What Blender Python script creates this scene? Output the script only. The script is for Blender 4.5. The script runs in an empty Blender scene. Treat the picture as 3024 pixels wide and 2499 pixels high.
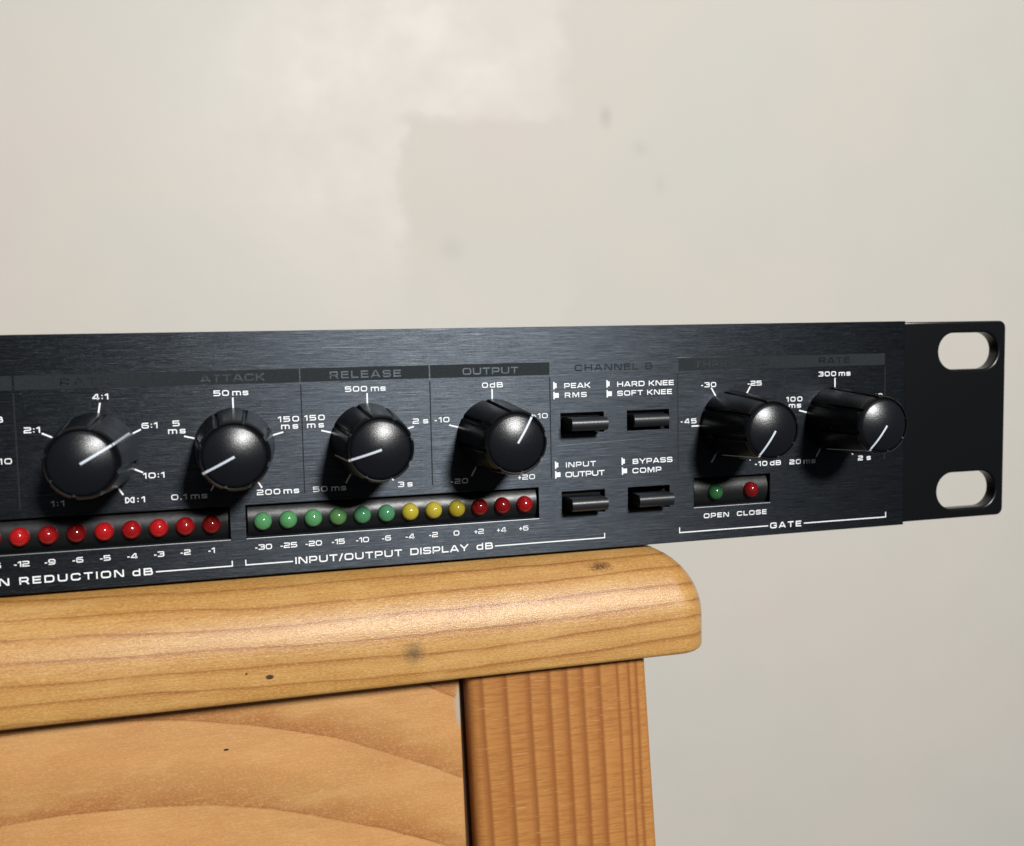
import bpy, bmesh, math, random
from mathutils import Matrix, Vector
random.seed(7)
MM = 0.001
S = bpy.context.scene
COL = S.collection

# ------------------------------------------------------------------ camera
cam_d = bpy.data.cameras.new('camera')
cam = bpy.data.objects.new('camera', cam_d); COL.objects.link(cam); S.camera = cam
right = Vector((0.96324246, -0.26785605, -0.02042299)); down = Vector((-0.04057241, -0.06990658, -0.99672812))
fwd = Vector((0.26555195, 0.96091946, -0.07820455)); loc = Vector((-164.71769, -181.37214, -3.52487)) * MM
M = Matrix.Identity(4)
for i in range(3):
    M[i][0] = right[i]; M[i][1] = -down[i]; M[i][2] = -fwd[i]; M[i][3] = loc[i]
cam.matrix_world = M
cam_d.sensor_fit = 'HORIZONTAL'; cam_d.sensor_width = 36; cam_d.lens = 2908.82 / 3024 * 36
cam_d.clip_start = 0.01; cam_d.clip_end = 20
cam_d.dof.use_dof = True; cam_d.dof.focus_distance = 0.187; cam_d.dof.aperture_fstop = 20

# ------------------------------------------------------------------ world, lamps, exposure
W = bpy.data.worlds.new('World'); S.world = W; W.use_nodes = True
bg = W.node_tree.nodes['Background']; bg.inputs[0].default_value = (0.95, 0.98, 1.0, 1); bg.inputs[1].default_value = 0.05
def area(name, loc, target, size, power, color, shape='DISK'):
    d = bpy.data.lights.new(name, 'AREA'); d.shape = shape; d.size = size; d.energy = power; d.color = color
    o = bpy.data.objects.new(name, d); COL.objects.link(o); o.location = loc
    o.rotation_euler = (Vector(target) - Vector(loc)).to_track_quat('-Z', 'Y').to_euler(); return o
area('room_lamp', (0.17, -1.25, 0.56), (-0.11, 0, -0.03), 0.20, 26, (1.0, 0.99, 0.972))
area('overhead_fill', (-0.1, -0.5, 1.9), (-0.1, 0.1, 0), 1.6, 4, (1.0, 0.98, 0.95), 'SQUARE')  # added soft fill overhead, standing in for light off an unseen ceiling
S.view_settings.view_transform = 'Standard'; S.view_settings.look = 'None'
S.view_settings.exposure = 0.0; S.view_settings.gamma = 1.0

# ------------------------------------------------------------------ material helpers
class NT:
    def __init__(s, name):
        s.m = bpy.data.materials.new(name); s.m.use_nodes = True; s.t = s.m.node_tree
        s.b = s.t.nodes['Principled BSDF']
    def n(s, kind, **kw):
        x = s.t.nodes.new(kind)
        for k, v in kw.items(): setattr(x, k, v)
        return x
    def l(s, a, b): s.t.links.new(a, b)
    def set(s, **kw):
        names = dict(color='Base Color', rough='Roughness', metal='Metallic', spec='Specular IOR Level', coat='Coat Weight', coatr='Coat Roughness',
                     aniso='Anisotropic', sss='Subsurface Weight', trans='Transmission Weight', ior='IOR')
        for k, v in kw.items():
            if k == 'color': v = (*v, 1)
            s.b.inputs[names[k]].default_value = v
        return s
    def val(s, v):
        return v
    def math(s, op, a, b=None, c=None, clamp=False):
        x = s.n('ShaderNodeMath', operation=op); x.use_clamp = clamp
        for i, v in enumerate((a, b, c)):
            if v is None: continue
            if isinstance(v, (int, float)): x.inputs[i].default_value = v
            else: s.l(v, x.inputs[i])
        return x.outputs[0]
    def coord(s, scale=(1, 1, 1), loc=(0, 0, 0)):
        tc = s.n('ShaderNodeTexCoord'); mp = s.n('ShaderNodeMapping')
        mp.inputs['Scale'].default_value = scale; mp.inputs['Location'].default_value = loc
        s.l(tc.outputs['Object'], mp.inputs['Vector']); return mp.outputs[0]
    def noise(s, scale=(1, 1, 1), detail=3, rough=.5, loc=(0, 0, 0), dist=0):
        x = s.n('ShaderNodeTexNoise'); x.inputs['Scale'].default_value = 1; x.inputs['Detail'].default_value = detail
        x.inputs['Roughness'].default_value = rough; x.inputs['Distortion'].default_value = dist
        s.l(s.coord([v * 1000 for v in scale], loc), x.inputs['Vector']); return x.outputs['Fac']   # scale is per mm
    def ramp(s, fac, stops, interp='LINEAR'):
        x = s.n('ShaderNodeValToRGB'); e = x.color_ramp.elements; x.color_ramp.interpolation = interp
        for i, (p, c) in enumerate(stops):
            q = e[i] if i < 2 else e.new(p)
            q.position = p; q.color = (*c, 1) if isinstance(c, (tuple, list)) else (c, c, c, 1)
        s.l(fac, x.inputs[0]); return x.outputs[0]
    def mix(s, fac, a, b, mode='MIX'):
        x = s.n('ShaderNodeMix', data_type='RGBA', blend_type=mode)
        for i, v in ((0, fac), (6, a), (7, b)):
            if isinstance(v, (int, float)): x.inputs[i].default_value = v
            elif isinstance(v, (tuple, list)): x.inputs[i].default_value = (*v, 1)
            else: s.l(v, x.inputs[i])
        return x.outputs[2]
    def bump(s, h, strength=.3, dist=.0001, prev=None):
        x = s.n('ShaderNodeBump'); x.inputs['Strength'].default_value = strength; x.inputs['Distance'].default_value = dist
        s.l(h, x.inputs['Height'])
        if prev: s.l(prev, x.inputs['Normal'])
        return x.outputs[0]
    def spot(s, c, r, nz=0.0):       # a mark of its own shape round a point (mm)
        tc = s.n('ShaderNodeTexCoord'); d = s.n('ShaderNodeVectorMath', operation='SUBTRACT'); s.l(tc.outputs['Object'], d.inputs[0])
        d.inputs[1].default_value = [v * MM for v in c]
        k = s.n('ShaderNodeVectorMath', operation='DIVIDE'); s.l(d.outputs[0], k.inputs[0]); k.inputs[1].default_value = [v * MM for v in r]
        ln = s.n('ShaderNodeVectorMath', operation='LENGTH'); s.l(k.outputs[0], ln.inputs[0])
        v = ln.outputs['Value']
        if nz: v = s.math('ADD', v, s.math('MULTIPLY', s.math('SUBTRACT', s.noise((2.2, 2.2, 2.2), 4), .5), nz))
        return s.math('SUBTRACT', 1.0, v, clamp=True)
    def xyz(s):
        tc = s.n('ShaderNodeTexCoord'); mp = s.n('ShaderNodeMapping'); mp.inputs['Scale'].default_value = (1000, 1000, 1000)
        s.l(tc.outputs['Object'], mp.inputs['Vector']); sp = s.n('ShaderNodeSeparateXYZ'); s.l(mp.outputs[0], sp.inputs[0])
        return sp.outputs

# brushed black anodised aluminium
m = NT('brushed_black_aluminium').set(metal=1.0, aniso=0.8)
m.b.inputs['Anisotropic Rotation'].default_value = 0.25
st1 = m.noise((.16, 1, 10.0), 3, .65); st2 = m.noise((.05, 1, 3.0), 2, .5, (40, 0, 9)); st3 = m.noise((.6, 1, 16.0), 2, .6, (7, 0, 3))
streak = m.math('ADD', m.math('MULTIPLY', st1, .60), m.math('ADD', m.math('MULTIPLY', st2, .12), m.math('MULTIPLY', st3, .28)))
m.l(m.ramp(streak, [(.34, (.016, .019, .023)), (.46, (.032, .037, .044)), (.56, (.052, .060, .070)), (.66, (.098, .108, .122))]), m.b.inputs['Base Color'])
m.l(m.math('ADD', m.math('MULTIPLY', st3, .12), .36), m.b.inputs['Roughness'])
m.l(m.bump(streak, .5, .00007), m.b.inputs['Normal'])
tg = m.n('ShaderNodeTangent'); tg.direction_type = 'UV_MAP'; tg.uv_map = 'UVMap'; m.l(tg.outputs[0], m.b.inputs['Tangent'])
BRUSHED = m.m
m = NT('black_ear_metal').set(color=(.003, .0034, .0045), rough=.30, spec=.35)
m.l(m.bump(m.noise((.5, 3, 5), 3), .15, .00004), m.b.inputs['Normal']); EAR = m.m
m = NT('dark_grey_ink').set(rough=.6, spec=.10)
m.l(m.ramp(m.noise((1.5, 1, 3), 3), [(.3, (.016, .020, .0225)), (.7, (.023, .028, .031))]), m.b.inputs['Base Color']); INK = m.m
m = NT('white_ink').set(color=(.86, .88, .90), rough=.5, spec=.3); WHITE = m.m
m = NT('pointer_white').set(color=(.62, .68, .76), rough=.45); POINTER = m.m
m = NT('black_knob_plastic').set(color=(.004, .0045, .0055), rough=.30, spec=.28)
m.l(m.bump(m.noise((3, 3, 3), 3), .10, .00004), m.b.inputs['Normal'])
m.l(m.math('ADD', m.math('MULTIPLY', m.noise((.3, .3, .3), 2), .16), .22), m.b.inputs['Roughness']); KNOB = m.m
m = NT('satin_knob_cap').set(color=(.005, .006, .0085), rough=.36, spec=.58)
m.l(m.bump(m.noise((6, 6, 6), 3, .7), .42, .00005), m.b.inputs['Normal'])
m.l(m.math('ADD', m.math('MULTIPLY', m.noise((5, 5, 5), 3), .20), .18), m.b.inputs['Roughness']); CAP = m.m
m = NT('black_button_plastic').set(color=(.011, .013, .015), rough=.34, spec=.6)
m.l(m.bump(m.noise((3, 5, 5), 3), .3, .00005), m.b.inputs['Normal']); BUTTON = m.m
m = NT('black_led_holder').set(color=(.007, .0075, .008), rough=.33, spec=.5)
m.l(m.bump(m.noise((.9, 1.6, 1.6), 3, .5), .22, .0001), m.b.inputs['Normal'])
m.l(m.math('ADD', m.math('MULTIPLY', m.noise((.8, 1.2, 1.2), 2), .16), .30), m.b.inputs['Roughness']); HOLDER = m.m
m = NT('slot_black').set(color=(.004, .004, .004), rough=.7, spec=.2); SLOT = m.m
m = NT('chassis_steel').set(color=(.012, .012, .013), rough=.5, spec=.4)
m.l(m.bump(m.noise((3, 3, 3), 2), .2, .00005), m.b.inputs['Normal']); CHASSIS = m.m
LEDM = {}
def led_mat(c):
    if c not in LEDM:
        m = NT('led_lens').set(color=c, rough=.5, spec=.08, coat=1.0, coatr=.08, sss=.4)
        m.b.inputs['Subsurface Radius'].default_value = (.0012, .0012, .0012); m.b.inputs['Subsurface Scale'].default_value = 1.0
        LEDM[c] = m.m
    return LEDM[c]

# ---- pine woods
def pine_board():
    m = NT('varnished_pine_board').set(spec=.35, coat=.5, coatr=.19)
    x, y, z = m.xyz()
    s = m.math('ADD', x, 205)
    u = m.math('ADD', z, m.math('ADD', m.math('MULTIPLY', s, .045), m.math('MULTIPLY', m.math('MULTIPLY', s, s), -.00033)))
    u = m.math('ADD', u, m.math('MULTIPLY', y, .18))
    u = m.math('ADD', u, m.math('MULTIPLY', m.math('SUBTRACT', m.noise((.02, .1, .12), 3, .5), .5), 3.2))
    u = m.math('ADD', u, m.math('MULTIPLY', m.math('SUBTRACT', m.noise((.14, .5, .8), 2), .5), .35))
    k = m.math('FRACT', m.math('DIVIDE', m.math('ADD', u, 200), 3.45))
    base = m.ramp(k, [(0, (.22, .075, .014)), (.02, (.30, .115, .026)), (.07, (.50, .265, .078)), (.50, (.58, .33, .105)), (.82, (.52, .265, .075)), (.96, (.34, .135, .030)), (1, (.21, .070, .013))])
    mot = m.noise((.10, .3, .35), 4, .65, (6, 1, 2))
    base = m.mix(m.ramp(mot, [(.36, .30), (.50, 0.0)]), base, (.46, .20, .058))
    base = m.mix(m.ramp(mot, [(.50, 0.0), (.66, .5)]), base, (.66, .41, .15))
    yel = m.noise((.02, .05, .07), 2, .5, (3, 0, 8))
    base = m.mix(m.ramp(yel, [(.4, 0.0), (.65, .55)]), base, (.50, .245, .045))
    fib = m.noise((.09, 7, 6), 4, .65)
    base = m.mix(m.ramp(fib, [(.38, .55), (.52, 0.0)]), base, (.37, .165, .045))
    spk = m.noise((1.5, 4.5, 4.5), 4, .7, (5, 5, 5))
    base = m.mix(m.ramp(spk, [(.50, 0.0), (.68, .50)]), base, (.74, .48, .23))
    base = m.mix(m.ramp(spk, [(.33, .50), (.47, 0.0)]), base, (.33, .14, .035))
    base = m.mix(m.ramp(k, [(0, .55), (.03, .22), (.08, 0.0), (.93, 0.0), (1, .35)]), base, (.30, .125, .032))
    base = m.mix(m.math('MULTIPLY', m.spot((-136.1, -8, -58.7), (2.4, 8, 2.6), 1.1), .8, clamp=True), base, (.10, .07, .035))
    base = m.mix(m.math('MULTIPLY', m.spot((-98.2, -5, -46.9), (3.2, 9, .9), 1.6), 1.3, clamp=True), base, (.14, .06, .02))
    base = m.mix(m.math('MULTIPLY', m.spot((-161.6, -8, -60.3), (.8, 3, .5), .4), 3, clamp=True), base, (.06, .025, .01))
    base = m.mix(m.math('MULTIPLY', m.spot((-165.5, -8, -59.3), (.25, 3, .25), .2), 3, clamp=True), base, (.09, .04, .015))
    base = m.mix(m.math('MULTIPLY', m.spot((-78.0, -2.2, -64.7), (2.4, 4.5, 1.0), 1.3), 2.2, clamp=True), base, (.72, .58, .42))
    m.l(base, m.b.inputs['Base Color'])
    m.l(m.math('ADD', m.math('MULTIPLY', spk, .30), .26), m.b.inputs['Roughness'])
    n1 = m.bump(spk, .6, .00012); n2 = m.bump(fib, .3, .0001, n1)
    m.l(m.bump(k, .12, .00012, n2), m.b.inputs['Normal'])
    m.l(n1, m.b.inputs['Coat Normal'])
    return m.m
def pine_panel():
    m = NT('varnished_pine_panel').set(spec=.45, coat=.2, coatr=.3)
    x, y, z = m.xyz()
    s = m.math('ADD', x, 195)
    u = m.math('ADD', z, m.math('MULTIPLY', m.math('MULTIPLY', s, s), .0040))
    u = m.math('ADD', u, m.math('MULTIPLY', m.math('SUBTRACT', m.noise((.02, .05, .05), 3, .5, (4, 2, 1)), .5), 3.5))
    u = m.math('ADD', u, m.math('MULTIPLY', m.math('SUBTRACT', m.noise((.15, .5, .9), 3), .5), .5))
    k = m.math('FRACT', m.math('DIVIDE', m.math('ADD', u, 83.3 + 158), 15.8))
    base = m.ramp(k, [(0, (.27, .090, .020)), (.025, (.36, .14, .038)), (.12, (.40, .165, .046)), (.30, (.50, .245, .080)), (.55, (.60, .305, .110)), (.98, (.60, .31, .115)), (1, (.40, .165, .048))])
    base = m.mix(m.ramp(m.noise((.03, .1, .10), 3), [(.35, 0.0), (.7, .45)]), base, (.43, .215, .07))
    mot = m.noise((.06, .3, .18), 4, .6, (6, 1, 2))
    base = m.mix(m.ramp(mot, [(.36, .35), (.50, 0.0)]), base, (.49, .22, .070))
    base = m.mix(m.ramp(mot, [(.52, 0.0), (.68, .4)]), base, (.64, .39, .15))
    fib = m.noise((.14, 4, 5), 4, .65)
    base = m.mix(m.ramp(fib, [(.38, .40), (.54, 0.0)]), base, (.44, .20, .065))
    spk = m.noise((2.2, 3, 4), 4, .7, (2, 2, 2))
    base = m.mix(m.ramp(spk, [(.50, 0.0), (.69, .42)]), base, (.74, .46, .21))
    base = m.mix(m.math('MULTIPLY', m.spot((-169.6, -.5, -75.3), (.55, 3, .22), .4), 4, clamp=True), base, (.03, .01, .01))
    base = m.mix(m.math('MULTIPLY', m.spot((-126.2, -.5, -72.3), (1.3, 3, 5.0), 1.0), 2.2, clamp=True), base, (.44, .38, .29))
    m.l(base, m.b.inputs['Base Color'])
    m.l(m.math('ADD', m.math('MULTIPLY', spk, .25), .33), m.b.inputs['Roughness'])
    m.l(m.bump(fib, .35, .0001, m.bump(spk, .5, .0001)), m.b.inputs['Normal'])
    return m.m
def pine_post():
    m = NT('varnished_pine_post').set(spec=.4, coat=.15, coatr=.35)
    x, y, z = m.xyz()
    # position across the post, following its slight slant
    t = m.math('ADD', x, m.math('MULTIPLY', m.math('ADD', z, 84.4), .045))
    t = m.math('ADD', t, m.math('MULTIPLY', m.math('SUBTRACT', m.noise((.05, .1, .025), 2), .5), .9))
    t = m.math('DIVIDE', m.math('ADD', t, 127.3), 40.0)
    lines = [-121.6, -116.9, -112.2, -108.2, -104.7, -101.4, -98.0, -94.3, -91.9, -90.3]
    stops = []
    for L in lines:
        p = (L + 127.3) / 40.0
        stops += [(p - .040 if L < -96 else p - .018, (.44, .185, .048)), (p - .006, (.27, .092, .020)), (p + .008, (.49, .22, .058))]
    base = m.ramp(t, stops)
    fib = m.noise((.25, 1, 3.2), 4, .65)
    base = m.mix(m.ramp(fib, [(.38, .55), (.56, 0.0)]), base, (.29, .10, .022))
    sc = m.noise((.22, 1, 3.2), 1, .4, (11, 3, 5)); sc2 = m.noise((.9, 1, 7), 2, .5, (1, 9, 2))
    base = m.mix(m.ramp(m.math('MULTIPLY', sc, m.math('ADD', sc2, .45)), [(.72, 0.0), (.78, .4)]), base, (.62, .38, .17))
    m.l(base, m.b.inputs['Base Color'])
    m.b.inputs['Roughness'].default_value = .5
    m.l(m.bump(fib, .3, .0001), m.b.inputs['Normal'])
    return m.m
m = NT('gap_shade_brown').set(color=(.06, .025, .009), rough=.8); GAP_SHADE = m.m
m = NT('dried_glue').set(rough=.5)
m.l(m.ramp(m.noise((1.2, 1.2, .8), 3), [(.35, (.30, .24, .16)), (.65, (.50, .46, .40))]), m.b.inputs['Base Color']); GLUE = m.m
# ---- wall: satin paint with uneven, faintly tinted patches
m = NT('satin_wall_paint').set(spec=.5)
big = m.noise((.010, .01, .010), 3, .5); tint = m.noise((.006, .01, .007), 2, .5, (9, 0, 4)); fine = m.noise((.55, .5, .55), 4, .6)
blot = m.noise((.03, .03, .035), 4, .6, (2, 0, 6))
c = m.ramp(tint, [(.35, (.690, .672, .612)), (.5, (.708, .674, .610)), (.65, (.722, .672, .614))])
c = m.mix(m.ramp(blot, [(.35, .08), (.65, 0.0)]), c, (.58, .565, .49))
for cc, rr, st in (((40.6, 350, 124), (5, 30, 9), .4), ((61.7, 350, 107), (7, 30, 6), .2), ((73.6, 350, 87), (5, 30, 9), .15), ((-50, 350, 50), (9, 30, 9), .18)):
    c = m.mix(m.math('MULTIPLY', m.spot(cc, rr, .5), st, clamp=True), c, (.40, .40, .36))
m.l(c, m.b.inputs['Base Color'])
# glossier, brighter paint up left; a duller rolled area with ragged edges right of and below it
x, y, z = m.xyz()
jx = m.math('MULTIPLY', m.math('SUBTRACT', m.noise((.06, .1, .06), 5, .65), .5), 34)
xj = m.math('ADD', x, jx); zj = m.math('ADD', z, jx)
e1 = m.math('MULTIPLY', m.math('ADD', xj, 80), .12, clamp=True)
e2 = m.math('MULTIPLY', m.math('MULTIPLY', m.math('SUBTRACT', 124.0, zj), .14, clamp=True), m.math('MULTIPLY', m.math('SUBTRACT', zj, 8), .02, clamp=True))
e3 = m.math('MULTIPLY', m.math('SUBTRACT', xj, 12), .10, clamp=True)
patch = m.math('MAXIMUM', m.math('MULTIPLY', e1, e2), e3)
gl = m.math('ADD', m.math('MULTIPLY', blot, .30), .32)
m.l(m.math('ADD', gl, m.math('MULTIPLY', patch, .13)), m.b.inputs['Roughness'])
m.l(m.math('SUBTRACT', .34, m.math('MULTIPLY', patch, .11)), m.b.inputs['Specular IOR Level'])
m.l(m.bump(fine, .06, .0003, m.bump(blot, .10, .002)), m.b.inputs['Normal'])
WALL = m.m

# ------------------------------------------------------------------ object helpers
def link(name, me, mat=None, parent=None, loc=None, **props):
    o = bpy.data.objects.new(name, me); COL.objects.link(o)
    if mat and me: me.materials.append(mat)
    if parent: o.parent = parent
    if loc: o.location = loc
    for k, v in props.items(): o[k] = v
    return o
def from_bm(name, bm, mat, parent=None, smooth=False, **props):
    bmesh.ops.recalc_face_normals(bm, faces=bm.faces)
    me = bpy.data.meshes.new(name); bm.to_mesh(me); bm.free()
    if smooth:
        me.shade_smooth()
    return link(name, me, mat, parent, **props)
def mesh(name, vs, fs, mat, parent=None, smooth=False, sharp=None, **props):
    me = bpy.data.meshes.new(name); me.from_pydata([tuple(c * MM for c in v) for v in vs], [], fs); me.update()
    if smooth:
        me.shade_smooth()
        if sharp: me.set_sharp_from_angle(angle=math.radians(sharp))
    return link(name, me, mat, parent, **props)
def box(name, a, b, mat, parent=None, bevel=0, seg=2, **props):
    bm = bmesh.new(); bmesh.ops.create_cube(bm, size=1)
    for v in bm.verts:
        for i in range(3): v.co[i] = ((a[i] + b[i]) / 2 + v.co[i] * (b[i] - a[i])) * MM
    if bevel: bmesh.ops.bevel(bm, geom=list(bm.edges), offset=bevel * MM, segments=seg, profile=.5, affect='EDGES')
    o = from_bm(name, bm, mat, parent, smooth=bool(bevel), **props)
    if bevel: o.data.set_sharp_from_angle(angle=math.radians(50))
    return o

# ------------------------------------------------------------------ wall (setting)
wall = mesh('wall', [(-1500, 350, -1200), (1500, 350, -1200), (1500, 350, 1200), (-1500, 350, 1200)], [(0, 1, 2, 3)], WALL, kind='structure',
            label='plain off-white painted wall behind the rack unit')

# ------------------------------------------------------------------ rack unit
unit = link('audio_compressor', None, label='black brushed-metal rack audio compressor with knobs and LED rows lying across the pine cabinet', category='rack unit')
LEFT, SEAM, H = -300.0, -26.85, 44.0
windows = [(-222.1, -167.3), (-164.4, -109.6), (-76.5, -59.35)]
WZ = (-37.05, -31.08)
slots = [(-104.7, -95.95, -20.78, -16.86), (-90.87, -82.03, -20.78, -16.86), (-104.7, -95.93, -36.65, -32.22), (-90.84, -82.03, -36.65, -32.22)]
holes = [(a, b, WZ[0], WZ[1]) for a, b in windows] + slots
def holed_plate(name, x0, x1, z0, z1, holes, y0, y1, mat, parent, bev=.14):
    xs = sorted({x0, x1, *[h[0] for h in holes], *[h[1] for h in holes]}); zs = sorted({z0, z1, *[h[2] for h in holes], *[h[3] for h in holes]})
    bm = bmesh.new(); V = {}
    def v(i, j):
        if (i, j) not in V: V[i, j] = bm.verts.new((xs[i] * MM, y0 * MM, zs[j] * MM))
        return V[i, j]
    for i in range(len(xs) - 1):
        for j in range(len(zs) - 1):
            cx, cz = (xs[i] + xs[i + 1]) / 2, (zs[j] + zs[j + 1]) / 2
            if any(h[0] < cx < h[1] and h[2] < cz < h[3] for h in holes): continue
            bm.faces.new((v(i, j), v(i + 1, j), v(i + 1, j + 1), v(i, j + 1)))
    r = bmesh.ops.extrude_face_region(bm, geom=list(bm.faces))
    for e in r['geom']:
        if isinstance(e, bmesh.types.BMVert): e.co.y = y1 * MM
    bmesh.ops.recalc_face_normals(bm, faces=bm.faces)
    bmesh.ops.dissolve_limit(bm, angle_limit=.01, verts=bm.verts, edges=bm.edges)
    sharp = [e for e in bm.edges if len(e.link_faces) == 2 and e.calc_face_angle() > .7 and all(v_.co.y < (y0 + .01) * MM for v_ in e.verts)]
    if bev: bmesh.ops.bevel(bm, geom=sharp, offset=bev * MM, segments=2, profile=.5, affect='EDGES')
    bmesh.ops.triangulate(bm, faces=[f for f in bm.faces if len(f.verts) > 4])
    uv = bm.loops.layers.uv.new('UVMap')
    for f in bm.faces:
        for l in f.loops: l[uv].uv = (l.vert.co.x * 3, l.vert.co.z * 3 + l.vert.co.y * .5)
    o = from_bm(name, bm, mat, parent); o.data.materials.append(EDGE_GLINT)
    for f in o.data.polygons:                       # lighter bare metal on window lower edges only, painting in the light they catch
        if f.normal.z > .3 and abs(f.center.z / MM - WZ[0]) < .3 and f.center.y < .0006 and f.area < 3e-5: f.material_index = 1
    return o
EDGE_GLINT = NT('bare_edge_glint').set(color=(.30, .31, .32), metal=1, rough=.45).m
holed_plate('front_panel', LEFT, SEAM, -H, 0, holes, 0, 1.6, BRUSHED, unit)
# rack ear with two elongated mounting holes: filled curve with chamfered edge, turned into a mesh
def curve_plate(name, loops, thick, bevel, y_front, mat, parent):
    cu = bpy.data.curves.new(name, 'CURVE'); cu.dimensions = '2D'; cu.fill_mode = 'BOTH'
    cu.extrude = (thick / 2 - bevel) * MM; cu.bevel_depth = bevel * MM; cu.bevel_resolution = 2; cu.offset = -bevel * MM
    for L in loops:
        s = cu.splines.new('POLY'); s.points.add(len(L) - 1); s.use_cyclic_u = True
        for q, (a, b) in zip(s.points, L): q.co = (a * MM, b * MM, 0, 1)
    tmp = bpy.data.objects.new('tmp', cu); COL.objects.link(tmp)
    me = bpy.data.meshes.new_from_object(tmp.evaluated_get(bpy.context.evaluated_depsgraph_get()))
    bpy.data.objects.remove(tmp)
    me.transform(Matrix.Translation((0, (y_front + thick / 2) * MM, 0)) @ Matrix.Rotation(math.pi / 2, 4, 'X'))
    me.materials.clear(); me.shade_smooth(); me.set_sharp_from_angle(angle=math.radians(35))
    return link(name, me, mat, parent)
def rrect(x0, x1, z0, z1, r, n=10, corners=(1, 1, 1, 1)):
    out = []
    for k, (cx, cz, a0) in enumerate(((x1, z1, 0), (x0, z1, 90), (x0, z0, 180), (x1, z0, 270))):
        rr = r if corners[k] else 0
        px = cx - rr if k in (0, 3) else cx + rr; pz = cz - rr if k in (0, 1) else cz + rr
        if not rr: out.append((cx, cz)); continue
        for i in range(n + 1):
            a = math.radians(a0 + 90 * i / n); out.append((px + rr * math.cos(a), pz + rr * math.sin(a)))
    return out
curve_plate('rack_ear', [rrect(SEAM + .05, -.15, -43.65, -.2, 1.6, corners=(1, 0, 0, 1)),
                         rrect(-17.6, -2.25, -10.7, -2.7, 3.95, 16), rrect(-17.6, -2.3, -41.5, -33.45, 3.98, 16)], 3.0, .42, .8, EAR, unit)
box('chassis', (LEFT, 3.9, -42.9), (-34, 150, -1.2), CHASSIS, unit, .4)
box('back_plate', (LEFT, 1.75, -43.6), (SEAM - .1, 3.75, -.4), EAR, unit)
# the black box behind the openings is the back_plate (front face at 1.75 mm); windows hold a convex LED strip

# ---- LED windows
REDB, REDM, REDD = (.40, .008, .010), (.28, .005, .007), (.17, .003, .004)
GRN, GRNY, GRNB, GRND = (.085, .28, .11), (.085, .215, .07), (.065, .225, .11), (.025, .12, .04)
YEL, YELD = (.44, .36, .035), (.34, .27, .02)
def dome(r, prot, n=40, rings=12):
    vs = []; fs = []
    vs += [(r * math.cos(2 * math.pi * i / n), .9, r * math.sin(2 * math.pi * i / n)) for i in range(n)]
    for k in range(rings):
        a = math.pi / 2 * k / rings
        vs += [(r * math.cos(a) * math.cos(2 * math.pi * i / n), -prot * math.sin(a), r * math.cos(a) * math.sin(2 * math.pi * i / n)) for i in range(n)]
    vs.append((0, -prot, 0))
    for k in range(rings):
        for i in range(n): j = (i + 1) % n; fs.append((k * n + i, k * n + j, (k + 1) * n + j, (k + 1) * n + i))
    t = len(vs) - 1; b = rings * n
    for i in range(n): fs.append((b + i, b + (i + 1) % n, t))
    return vs, fs
dv, df = dome(1.62, 1.5)
def led(x, color, parent, label):
    me = bpy.data.meshes.new('led'); me.from_pydata([tuple(c * MM for c in v) for v in dv], [], df); me.shade_smooth()
    link('led', me, led_mat(color), parent, (x * MM, .35 * MM, -34.2 * MM), label=label)
for (a, b), leds in zip(windows, (
        [(-170.4 - 4.46 * i, c) for i, c in enumerate([REDD, REDM, REDB, REDM, REDB, REDD, REDM, REDB, REDM, REDM, REDM, REDM])],
        [(-161.55 + 4.475 * i, c) for i, c in enumerate([GRN, GRN, GRN, GRNY, GRNB, GRNB, YEL, YEL, YELD, REDD, REDD, REDM])],
        [(-71.65, GRND), (-63.6, REDD)])):
    # convex strip: constant cross-section along X
    vs = []; fs = []; n = 20; z0, z1 = WZ[0] + .04, WZ[1] - .04; zc = (z0 + z1) / 2; hh = (z1 - z0) / 2; R = 4.2
    off = math.sqrt(R * R - hh * hh)
    for xx in (a + .25, b - .25):
        for i in range(n + 1):
            zz = z0 + (z1 - z0) * i / n; yy = .45 + R - math.sqrt(R * R - (zz - zc) ** 2); vs.append((xx, yy, zz))
    for i in range(n): fs.append((i, i + 1, n + 2 + i, n + 1 + i))
    strip = mesh('led_holder', vs, fs, HOLDER, unit, smooth=True)
    for x, c in leds:
        nm = 'red' if c in (REDB, REDM, REDD) else ('yellow' if c in (YEL, YELD) else 'green')
        led(x, c, strip, 'unlit round %s LED' % nm)

# ---- push buttons
def button(slot, L, w=7.3, h=2.45):
    cx = (slot[0] + slot[1]) / 2; cz = (slot[2] + slot[3]) / 2
    box('button_slot', (slot[0] + .02, 1.62, slot[2] + .02), (slot[1] - .02, 1.74, slot[3] - .02), SLOT, unit)
    # cap: convex front profile (arc in Z), extruded in X
    prof = []; n = 14
    for i in range(n + 1):
        a = -1 + 2 * i / n; prof.append((-L + .62 * (abs(a) ** 2.6), a * h / 2))
    prof = [(1.6, -h / 2)] + prof + [(1.6, h / 2)]
    bm = bmesh.new(); A = [bm.verts.new(((cx - w / 2) * MM, y * MM, (cz + z) * MM)) for y, z in prof]
    B = [bm.verts.new(((cx + w / 2) * MM, y * MM, (cz + z) * MM)) for y, z in prof]
    for i in range(len(prof) - 1): bm.faces.new((A[i], A[i + 1], B[i + 1], B[i]))
    bm.faces.new((A[-1], A[0], B[0], B[-1])); ea = bm.faces.new(A); eb = bm.faces.new(B[::-1])
    bmesh.ops.bevel(bm, geom=[e for e in list(ea.edges) + list(eb.edges)], offset=.16 * MM, segments=2, affect='EDGES', profile=.5)
    o = from_bm('push_button', bm, BUTTON, unit, smooth=True); o.data.set_sharp_from_angle(angle=math.radians(40)); return o
for s, L in zip(slots, (4.75, 2.0, 4.25, 4.25)): button(s, L)

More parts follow.
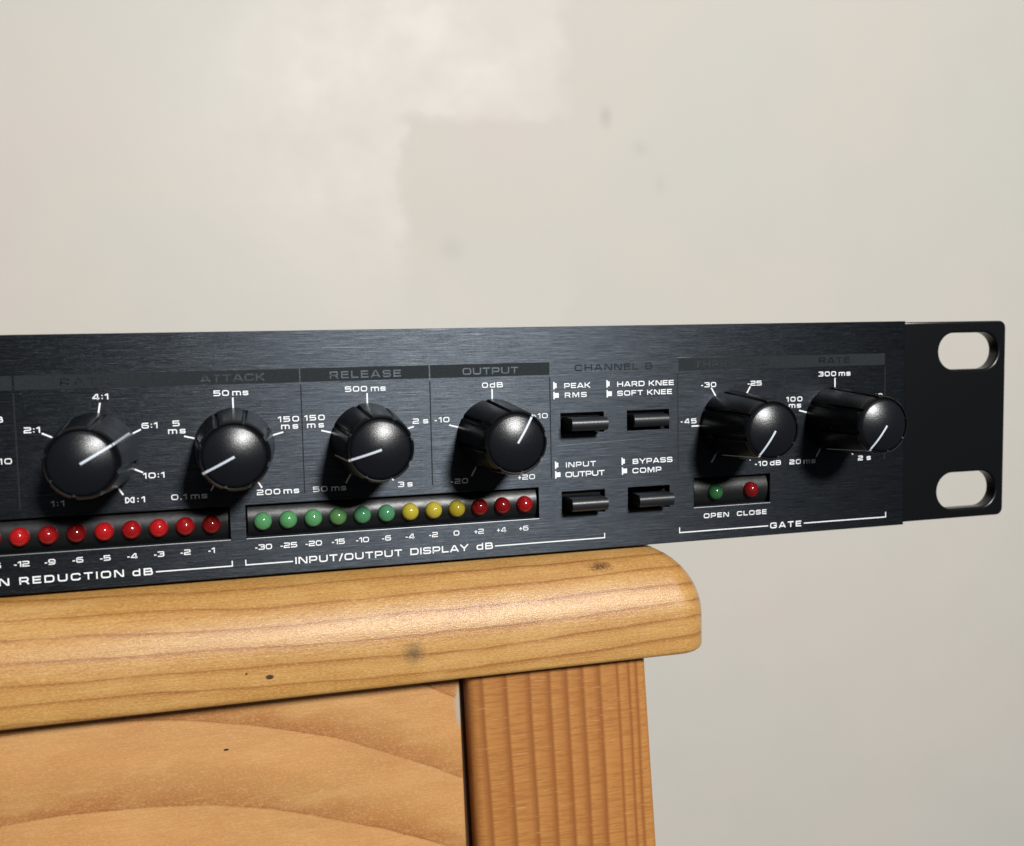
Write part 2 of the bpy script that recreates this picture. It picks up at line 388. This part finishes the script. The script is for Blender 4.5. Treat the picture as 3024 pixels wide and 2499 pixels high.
# ---- knobs
PROF = [(0.25, 6.95), (1.0, 6.9), (4, 6.68), (8, 6.38), (12, 6.08), (15.2, 5.84), (15.8, 5.76), (16.15, 5.62), (16.32, 5.42), (16.3, 5.3), (16.0, 5.22), (15.6, 5.18)]
def knob_mesh(point):
    N = 288; vs = []; fs = []
    g = [math.radians(point + 45 * k) for k in range(1, 8)]
    for L, r in PROF:
        for i in range(N):
            a = 2 * math.pi * i / N; d = min(abs(math.remainder(a - q, 2 * math.pi)) for q in g) * r
            dep = .55 * max(0, 1 - (d / .42) ** 4) if L < 16.2 and r > 5.35 else 0
            if L <= .25: dep *= .3
            elif L <= 1.0: dep *= .9
            vs.append(((r - dep) * math.cos(a), -L, (r - dep) * math.sin(a)))
    for k in range(len(PROF) - 1):
        for i in range(N): j = (i + 1) % N; fs.append((k * N + i, k * N + j, (k + 1) * N + j, (k + 1) * N + i))
    return vs, fs
CAPR, CAPB, CAPT = 5.2, 16.25, 17.4
def cap_y(r):
    t = min(1, r / CAPR); return CAPB + (CAPT - CAPB) * (1 - t ** 2.0) if t < .93 else CAPB + (CAPT - CAPB) * (1 - .93 ** 2) - (t - .93) * 6.0
def cap_mesh():
    N = 96; rs = [CAPR * k / 24 for k in range(24, 0, -1)]; vs = []; fs = []
    for r in rs:
        for i in range(N): a = 2 * math.pi * i / N; vs.append((r * math.cos(a), -cap_y(r), r * math.sin(a)))
    vs.append((0, -CAPT, 0))
    for k in range(len(rs) - 1):
        for i in range(N): j = (i + 1) % N; fs.append((k * N + i, k * N + j, (k + 1) * N + j, (k + 1) * N + i))
    b = (len(rs) - 1) * N
    for i in range(N): fs.append((b + i, b + (i + 1) % N, len(vs) - 1))
    return vs, fs
cv, cf = cap_mesh()
def knob(x, ang, name):
    v, f = knob_mesh(ang)
    k = mesh('knob', v, f, KNOB, unit, smooth=True, sharp=38, label='ribbed black %s knob' % name)
    k.location = (x * MM, 0, -20.45 * MM)
    mesh('knob_cap', cv, cf, CAP, k, smooth=True)
    # pointer: strip over the cap, across the rim and down the side
    pts = [(r, cap_y(r) + .035) for r in [.0 + CAPR * .93 * i / 10 for i in range(11)]] + [(5.3, 16.25), (5.5, 16.36), (5.7, 16.18), (5.83, 15.8)] \
        + [(6.95 - (L - .25) * .0747 + .03, L) for L in (15, 12, 8, 4, 2.5)]
    ca, sa = math.cos(math.radians(ang)), math.sin(math.radians(ang)); w = .185; vs = []; fs = []
    for r, L in pts:
        for s in (-w, w): vs.append((r * ca - s * sa, -L, r * sa + s * ca))
    for i in range(len(pts) - 1): fs.append((2 * i, 2 * i + 1, 2 * i + 3, 2 * i + 2))
    mesh('pointer_line', vs, fs, POINTER, k)
KN = [(-188.9, 30.0, 'ratio'), (-165.85, -152.4, 'attack'), (-142.1, -162.5, 'release'), (-118.4, 56.5, 'output'), (-68.2, -120.3, 'gate threshold'), (-44.0, -121.5, 'gate rate')]
for a in KN: knob(*a)

# ------------------------------------------------------------------ lettering: wide square letters drawn as strokes
Tk = .195
def rpath(pts, closed=False):
    """pts (x, z, r): corners rounded with radius r"""
    out = []; n = len(pts)
    for i, p in enumerate(pts):
        x, z = p[0], p[1]; r = p[2] if len(p) > 2 else 0
        if r == 0 or (not closed and i in (0, n - 1)): out.append((x, z)); continue
        a = Vector(pts[i - 1][:2]) - Vector((x, z)); b = Vector(pts[(i + 1) % n][:2]) - Vector((x, z))
        rr = min(r, a.length * .5 if (closed or i - 1 > 0) else a.length, b.length * .5 if (closed or i + 1 < n - 1) else b.length)
        A = Vector((x, z)) + a.normalized() * rr; B = Vector((x, z)) + b.normalized() * rr
        for k in range(6):
            t = k / 5; c = (1 - t) ** 2 * A + 2 * t * (1 - t) * Vector((x, z)) * 1.0 + t * t * B
            out.append((c.x, c.y))
    return out
a_, b_ = Tk / 2, 1 - Tk / 2
def G(w, *strokes): return (w, strokes)
def closed(*p): return ('c', p)
W1 = 1.18; X1 = W1 - a_
R = .30
GL = {
 '0': G(W1, closed((a_, a_, R), (X1, a_, R), (X1, b_, R), (a_, b_, R))),
 'O': G(1.3, closed((a_, a_, R), (1.3 - a_, a_, R), (1.3 - a_, b_, R), (a_, b_, R))),
 '1': G(.56, [(0.02, .72), (.30, b_ - .02), (.56 - a_, b_), (.56 - a_, 0)]),
 '2': G(W1, [(.05, b_), (X1, b_, .26), (X1, .50, .2), (a_, .46, .28), (a_, a_), (W1, a_)]),
 '3': G(W1, [(.04, b_), (X1, b_, .24), (X1 - .02, .52, .16), (.42, .52)], [(.42, .52), (X1, .52, .16), (X1, a_, .26), (.03, a_)]),
 '4': G(W1, [(X1 - .2, 0), (X1 - .2, b_), (X1 - .42, b_), (a_, .28), (a_ + .02, .24), (W1, .24)]),
 '5': G(W1, [(W1 - .06, b_), (a_ + .02, b_), (a_, .53), (X1, .56, .24), (X1, a_, .28), (.02, a_)]),
 '6': G(W1, [(W1 - .05, b_), (a_, b_, .30), (a_, a_, .28), (X1, a_, .28), (X1, .56, .24), (a_, .56)]),
 '9': G(W1, [(.05, a_), (X1, a_, .30), (X1, b_, .28), (a_, b_, .28), (a_, .44, .24), (X1, .44)]),
 '8': G(W1, closed((a_, a_, .26), (X1, a_, .26), (X1, b_, .26), (a_, b_, .26)), [(a_, .51), (X1, .51)]),
 ':': G(.26, [(.13, .10), (.13, .29)], [(.13, .60), (.13, .79)]),
 '.': G(.22, [(.11, 0), (.11, .2)]),
 '-': G(.46, [(.02, .38), (.44, .38)]),
 '+': G(.62, [(.0, .45), (.62, .45)], [(.31, .13), (.31, .77)]),
 '/': G(.52, [(.02, -.05), (.50, 1.05)]),
 '~': G(1.5, closed((a_, a_), (a_, b_), (.40, b_), (1.10, a_), (1.5 - a_, a_), (1.5 - a_, b_), (1.10, b_), (.40, a_))),
 'A': G(1.3, [(.06, 0), (.06, 0), (.56, b_), (.74, b_), (1.24, 0)], [(.26, .27), (1.04, .27)]),
 'B': G(1.2, closed((a_, a_), (1.2 - a_, a_, .24), (1.2 - a_, .52, .2), (a_, .52)), [(a_, .52), (a_, b_), (1.12 - a_, b_, .22), (1.12 - a_, .54, .2), (.9, .52)]),
 'C': G(1.25, [(1.25 - a_, .66), (1.25 - a_, b_, .27), (a_, b_, R), (a_, a_, R), (1.25 - a_, a_, .27), (1.25 - a_, .34)]),
 'D': G(1.25, closed((a_, a_), (1.25 - a_, a_, .32), (1.25 - a_, b_, .32), (a_, b_))),
 'E': G(1.06, [(1.06, b_), (a_, b_), (a_, a_), (1.06, a_)], [(a_, .51), (1.0, .51)]),
 'F': G(1.04, [(1.04, b_), (a_, b_), (a_, 0)], [(a_, .48), (.96, .48)]),
 'G': G(1.28, [(1.28 - a_, .68), (1.28 - a_, b_, .26), (a_, b_, R), (a_, a_, R), (1.28 - a_, a_, .26), (1.28 - a_, .48), (.70, .48)]),
 'H': G(1.22, [(a_, 0), (a_, 1)], [(1.22 - a_, 0), (1.22 - a_, 1)], [(a_, .51), (1.22 - a_, .51)]),
 'I': G(.2, [(.1, 0), (.1, 1)]),
 'K': G(1.2, [(a_, 0), (a_, 1)], [(1.10, 1), (.42, .52), (.18, .52)], [(.42, .52), (1.12, 0)]),
 'L': G(1.02, [(a_, 1), (a_, a_), (1.02, a_)]),
 'M': G(1.42, [(a_, 0), (a_, b_), (.26, b_), (.71, .14), (1.16, b_), (1.42 - a_, b_), (1.42 - a_, 0)]),
 'N': G(1.26, [(a_, 0), (a_, b_), (.28, b_), (.98, a_), (1.26 - a_, a_), (1.26 - a_, 1)]),
 'P': G(1.16, [(a_, 0), (a_, b_), (1.16 - a_, b_, .24), (1.16 - a_, .38, .24), (a_, .38)]),
 'R': G(1.22, [(a_, 0), (a_, b_), (1.16 - a_, b_, .24), (1.16 - a_, .42, .24), (a_, .42)], [(.62, .42), (.80, .42, .1), (1.14, 0)]),
 'S': G(1.2, [(1.2 - a_, .74), (1.2 - a_, b_, .24), (a_, b_, .24), (a_, .52, .22), (1.2 - a_, .50, .22), (1.2 - a_, a_, .24), (a_, a_, .24), (a_, .28)]),
 'T': G(1.14, [(0, b_), (1.14, b_)], [(.57, b_), (.57, 0)]),
 'U': G(1.24, [(a_, 1), (a_, a_, R), (1.24 - a_, a_, R), (1.24 - a_, 1)]),
 'Y': G(1.26, [(.04, 1), (.63, .42), (1.22, 1)], [(.63, .46), (.63, 0)]),
 'd': G(1.02, closed((a_, a_, .24), (1.02 - a_, a_), (1.02 - a_, .69), (a_, .69, .24)), [(1.02 - a_, .69), (1.02 - a_, 1)]),
 'm': G(1.5, [(a_, 0), (a_, .70), (1.5 - a_, .70, .24), (1.5 - a_, 0)], [(.75, .70), (.75, 0)]),
 's': G(.98, [(.98 - a_, .56), (.98 - a_, .70, .16), (a_, .70, .17), (a_, .40, .16), (.98 - a_, .40, .16), (.98 - a_, a_, .17), (a_, a_, .16), (a_, .24)]),
 ' ': G(.16), '_': G(.0), '=': G(.42),
}
def ribbon(P, w, cl=False):
    Q = [P[0]]
    for q in P[1:]:
        if (q[0] - Q[-1][0]) ** 2 + (q[1] - Q[-1][1]) ** 2 > 1e-6: Q.append(q)
    if cl and len(Q) > 2 and (Q[0][0] - Q[-1][0]) ** 2 + (Q[0][1] - Q[-1][1]) ** 2 < 1e-6: Q.pop()
    n = len(Q); L = []; Rr = []
    for i in range(n):
        pa = Vector(Q[i - 1]) if (cl or i > 0) else None; pb = Vector(Q[(i + 1) % n]) if (cl or i < n - 1) else None; p = Vector(Q[i])
        d1 = (p - pa).normalized() if pa else (pb - p).normalized(); d2 = (pb - p).normalized() if pb else d1
        nn = Vector((-d1.y - d2.y, d1.x + d2.x))
        if nn.length < 1e-4: nn = Vector((-d1.y, d1.x))
        nn.normalize(); c = max(.45, nn.dot(Vector((-d1.y, d1.x))))
        L.append(p + nn * w / 2 / c); Rr.append(p - nn * w / 2 / c)
    return L, Rr
def text(s, x0, z0, x1=None, h=1.0, mat=None, align='l', track=.17, y=-.02, wt=Tk, part='printed_text', lbl=None, sx=1.0):
    """s set with its left edge at x0, baseline z0, cap height h (mm); stretched by tracking to end at x1"""
    if '+' in s: wt = min(wt, .165)
    tw = sum(GL[c][0] for c in s) * h * sx; gaps = len(s) - 1
    if x1 is not None and align == 'l' and gaps:
        tr = (x1 - x0 - tw) / gaps
        if tr < .08 * h:
            sx *= (x1 - x0 - .10 * h * gaps) / tw; tr = .10 * h
    else: tr = track * h
    tot = sum(GL[c][0] for c in s) * h * sx + tr * gaps
    x = x0 if align == 'l' else x0 - tot / 2
    vs = []; fs = []
    for c in s:
        w, st = GL[c]
        for k, q in enumerate(st):
            cl = isinstance(q, tuple) and q[0] == 'c'
            P = rpath(q[1] if cl else q, cl)
            P = [(px * h * sx + x, pz * h + z0) for px, pz in P]
            L, Rr = ribbon(P, wt * h, cl); b = len(vs); yy = y - .004 * k
            for l, r in zip(L, Rr): vs += [(l.x, yy, l.y), (r.x, yy, r.y)]
            n = len(L)
            for i in range(n if cl else n - 1):
                j = (i + 1) % n; fs.append((b + 2 * i, b + 2 * j, b + 2 * j + 1, b + 2 * i + 1))
        x += w * h * sx + tr
    return mesh(part, vs, fs, mat or WHITE, unit, label=lbl or ('printed legend reading "%s"' % s.replace('_', '').replace('=', ' ').replace('~', '∞')))
def flat(name, quads, mat, y=-.012, **kw):
    vs = []; fs = []
    for q in quads:
        b = len(vs); vs += [(x, y, z) for x, z in q]; fs.append((b, b + 1, b + 2, b + 3))
    return mesh(name, vs, fs, mat, unit, **kw)
def rect(x0, x1, z0, z1): return [(x0, z0), (x1, z0), (x1, z1), (x0, z1)]

# header bands, dividers, brackets
GAP = .22
for a, b in ((-225, -201.33), (-200.98, -154.2), (-154.02 + .05, -130.48), (-130.25, -106.9)):
    flat('header_band', [rect(a, b, -9.28, -6.83)], INK)
flat('header_band', [rect(-79.8, -31.9, -9.18, -6.75)], INK)
for x in (-201.2, -153.98, -130.36, -106.87, -80.0, -55.8, -31.8):
    flat('divider_line', [rect(x - .11, x + .11, -29.4, -9.75)], INK)
def bracket(segs, zt=-40.92, zb=-41.98, w=.2, za=None):
    h = w * 1.1
    for (x0, x1, tick) in segs:
        if tick == 'l': P = [(x0, zb), (x1, zb), (x1, zb + h), (x0 + w, zb + h), (x0 + w, zt), (x0, zt)]
        else: P = [(x0, zb), (x1, zb), (x1, zt), (x1 - w, zt), (x1 - w, zb + h), (x0, zb + h)]
        mesh('bracket_line', [(x, -.02, z) for x, z in P], [tuple(range(6))], WHITE, unit)
bracket([(-222.1, -205.2, 'l'), (-180.1, -167.05, 'r')])
bracket([(-164.9, -156.5, 'l'), (-118.5, -95.9, 'r')])
bracket([(-79.9, -59.7, 'l'), (-51.3, -31.25, 'r')], zb=-42.12)
# knob scale ticks
def ticks(x, angs, r0=6.75, r1=8.8):
    q = []; w = .14
    for a in angs:
        t = math.radians(90 - a); c, s = math.cos(t), math.sin(t)
        q.append([(x + r0 * c + w * s, -20.45 + r0 * s - w * c), (x + r1 * c + w * s, -20.45 + r1 * s - w * c), (x + r1 * c - w * s, -20.45 + r1 * s + w * c), (x + r0 * c - w * s, -20.45 + r0 * s + w * c)])
    flat('scale_ticks', q, WHITE, y=-.02)
ticks(-189.3, (-64.5, 10, 64.5, 115.5, 149), r1=8.75)
ticks(-189.3, (-150,), r1=8.6)
for x in (-165.85, -142.1, -118.4, -44.0): ticks(x, (-150, -75, 0, 75, 150))
ticks(-68.2, (-150, -90, -30, 30, 90, 150))

# headings knocked out of the bands show the brushed metal
for s, x0, x1, z in (('RATIO', -193.9, -185.1, -8.78), ('ATTACK', -171.2, -160.2, -8.8), ('RELEASE', -148.75, -135.75, -8.8), ('OUTPUT', -124.05, -113.15, -8.82),
                     ('THRESHOLD', -76.2, -59.5, -8.62), ('RATE', -47.85, -40.45, -8.6)):
    o = text(s, x0, z, x1, h=1.3, mat=BRUSHED, wt=.2, part='band_heading')
    uv = o.data.uv_layers.new(name='UVMap')
    for l in o.data.loops:
        c = o.data.vertices[l.vertex_index].co; uv.data[l.index].uv = (c.x * 3, c.z * 3)
text('CHANNEL=B', -101.75, -8.72, -85.4, h=1.28, mat=INK)
TX = [('2:1', -199.95, -16.56, -197.42, 1), ('4:1', -188.98, -11.3, -186.4, 1), ('6:1', -181.26, -16.56, -178.66, 1), ('10:1', -181.42, -25.3, -177.9, 1),
      ('~:1', -184.55, -29.42, -181.3, 1.02), ('1:1', -196.4, -29.3, -194.3, .98), ('5', -176.15, -16.36, None, 1), ('ms', -176.96, -17.68, -174.05, 1),
      ('0.1_ms', -176.95, -29.36, -170.9, 1), ('0dB', -207.0, -14.6, -203.0, 1), ('+10', -205.0, -21.65, -202.0, 1),
      ('50_ms', -169.1, -11.32, -163.15, 1), ('150', -158.2, -16.36, -154.5, 1), ('ms', -157.7, -17.66, -154.7, 1), ('200_ms', -162.4, -29.38, -154.95, 1),
      ('500 ms', -146.1, -11.32, -138.65, 1), ('150', -153.55, -16.3, -149.9, 1), ('ms', -153.12, -17.64, -150.1, 1), ('2 s', -133.8, -17.68, -130.85, 1),
      ('50 ms', -152.48, -29.38, -146.45, 1), ('3 s', -136.9, -29.38, -134.15, 1),
      ('0dB', -120.35, -11.38, -116.25, 1), ('-10', -129.65, -17.62, -126.8, 1), ('+10', -110.35, -17.62, -107.4, 1), ('-20', -126.85, -29.4, -123.5, 1), ('+20', -113.6, -29.36, -110.2, 1),
      ('PEAK', -103.95, -11.98, -98.55, 1), ('RMS', -103.85, -13.78, -99.35, .97), ('HARD=KNEE', -92.95, -12.02, -80.85, 1.02), ('SOFT=KNEE', -92.97, -13.8, -81.25, 1),
      ('INPUT', -103.85, -27.44, -97.65, 1), ('OUTPUT', -103.98, -29.38, -95.85, 1.05), ('BYPASS', -89.85, -27.48, -81.25, 1.02), ('COMP', -89.93, -29.35, -83.7, 1.04),
      ('-30', -74.85, -12.7, -71.5, 1), ('-25', -64.4, -12.7, -61.2, 1), ('-45', -79.4, -19.9, -75.9, 1), ('-10_dB', -62.75, -29.36, -56.75, 1),
      ('100', -55.5, -16.28, -51.75, 1), ('ms', -54.9, -17.6, -52.05, 1), ('20_ms', -54.75, -29.4, -48.6, 1), ('2_s', -38.3, -29.4, -35.2, 1),
      ('500', -36.2, -16.28, -32.4, 1), ('ms', -35.8, -17.6, -32.9, 1), ('300_ms', -47.95, -11.25, -40.3, 1),
      ('OPEN', -74.4, -39.45, -68.75, .98), ('CLOSE', -66.9, -39.45, -60.1, .96), ('GATE', -59.25, -42.6, -51.95, 1.2),
      ('GAIN=REDUCTION', -210.2, -42.3, -185.35, 1.26), ('dB', -183.95, -42.35, -180.6, 1.26),
      ('INPUT/OUTPUT', -156.1, -42.4, -136.5, 1.26), ('DISPLAY', -134.95, -42.4, -123.75, 1.28), ('dB', -122.15, -42.38, -118.9, 1.28)]
for s, x0, z, x1, h in TX: text(s, x0, z, x1, h=h)
for i, s in enumerate(('-1', '-2', '-3', '-4', '-5', '-6', '-9', '-12', '-15')): text(s, -170.6 - 4.41 * i, -39.25, h=.96, align='c', track=.16)
for i, s in enumerate(('-30', '-25', '-20', '-15', '-10', '-6', '-4', '-2', '0', '+2', '+4', '+6')): text(s, -161.6 + 4.45 * i, -39.3, h=.98, align='c', track=.15, sx=.97)
# little push-button state symbols: long bar with a shallow (in) or deep (out) block
for x, z, out in ((-106.18, -12.13, 0), (-106.18, -14.03, 1), (-95.22, -12.1, 0), (-95.2, -14.05, 1), (-106.1, -27.6, 0), (-106.1, -29.5, 1), (-92.22, -27.57, 0), (-92.18, -29.5, 1)):
    flat('button_symbol', [rect(x, x + .26, z, z + 1.46), rect(x + .26, x + (1.1 if out else .68), z + .27, z + 1.2)], WHITE, y=-.02,
         label='printed symbol of a button %s' % ('standing out' if out else 'pressed in'))
# fine scratches on the panel
BR = NT('bare_scratch').set(color=(.30, .33, .37), metal=1, rough=.35).m
q = []
for x0, z0, x1, z1, w in ((-106.0, -23.1, -82, -22.35, .05), (-100, -41.2, -84, -40.6, .035), (-95, -42.9, -84.5, -42.2, .03), (-79.9, -6.55, -76.8, -6.5, .05), (-95.2, -30.3, -84, -30.2, .03),
                          (-110.2, -23.8, -107.4, -23.5, .03), (-150, -3.2, -139, -3.3, .03), (-131, -41.6, -123, -41.7, .04)):
    flat('scratch', [[(x0, z0 - w), (x1, z1 - w * .3), (x1, z1 + w * .3), (x0, z0 + w)]], BR, y=-.008)

for q in ([(-164.4, -13.82), (-161.1, -13.22), (-161.1, -13.08), (-164.4, -13.78)], [(-163.2, -13.35), (-161.15, -12.98), (-161.15, -12.9), (-163.2, -13.3)], [(-161.2, -12.9), (-161.05, -12.9), (-161.02, -12.2), (-161.12, -12.2)]):
    flat('dark_streak', [q], INK, y=-.008)  # thin dark strokes above right of the attack knob

# ------------------------------------------------------------------ wooden cabinet
cab = link('wooden_cabinet', None, label='corner of a varnished orange pine cabinet with rounded top board under the rack unit', category='cabinet')
YF, XR, ZT, ZB = -8.0, -76.5, -44.35, -64.7
def top_board():
    """rounded front and right edges: stacked outlines, inset by a quarter ellipse at the top"""
    rh, rv, pr = 12.5, 13.5, 6.5; ring = []
    def outline(d, z):
        r = max(pr - d * .55, 1.2); o = [(-340, YF + d)]
        x1, y0 = XR - d, YF + d
        o.append((x1 - r - 60, y0)); o.append((x1 - r - 20, y0))
        for k in range(13):
            a = math.radians(-90 + 90 * k / 12); o.append((x1 - r + r * math.cos(a), y0 + r + r * math.sin(a)))
        o.append((x1, 120)); o.append((x1, 230)); o.append((-340, 230))
        return [(x, y, z) for x, y in o]
    levels = [(1.0, ZB), (.55, ZB + .12), (.15, ZB + .5), (0, ZB + 1.0)]
    levels += [(0, ZT - rv - 4)]
    for k in range(0, 13):
        a = math.radians(90 * k / 12); levels.append((rh * (1 - math.cos(a)), ZT - rv + rv * math.sin(a)))
    vs = []; fs = []
    for d, z in levels: o = outline(d, z); vs += o
    n = len(o)
    for k in range(len(levels) - 1):
        for i in range(n): j = (i + 1) % n; fs.append((k * n + i, k * n + j, (k + 1) * n + j, (k + 1) * n + i))
    fs.append(tuple(range(n - 1, -1, -1))); fs.append(tuple((len(levels) - 1) * n + i for i in range(n)))
    return mesh('top_board', vs, fs, pine_board(), cab, smooth=True, sharp=50)
top_board()
def slanted(name, xt0, xt1, sl0, sl1, zt, zb, yf, yb, mat, bev, parent=cab):
    vs = [(xt0, yf, zt), (xt1, yf, zt), (xt1, yb, zt), (xt0, yb, zt)]
    d = zt - zb
    vs += [(xt0 + sl0 * d, yf, zb), (xt1 + sl1 * d, yf, zb), (xt1 + sl1 * d, yb, zb), (xt0 + sl0 * d, yb, zb)]
    bm = bmesh.new(); V = [bm.verts.new(tuple(c * MM for c in v)) for v in vs]
    for f in ((0, 1, 5, 4), (1, 2, 6, 5), (2, 3, 7, 6), (3, 0, 4, 7), (3, 2, 1, 0), (4, 5, 6, 7)): bm.faces.new([V[i] for i in f])
    ed = [e for e in bm.edges if abs(e.verts[0].co.z - e.verts[1].co.z) > .02 and e.verts[0].co.y < (yf + .1) * MM]
    bmesh.ops.bevel(bm, geom=ed, offset=bev * MM, segments=4, profile=.5, affect='EDGES')
    o = from_bm(name, bm, mat, parent, smooth=True); o.data.set_sharp_from_angle(angle=math.radians(50)); return o
slanted('post', -125.35, -88.9, .035, .056, -64.75, -330, -3.5, 30, pine_post(), 1.7)
slanted('front_board', -340, -126.3, 0, .020, -64.8, -330, -.5, 14, pine_panel(), .6)
slanted('gap_shade_strip', -127.6, -125.0, .025, .03, -64.85, -330, 1.2, 12, GAP_SHADE, .1)  # dark strip in the gap; shade between post and board painted as colour
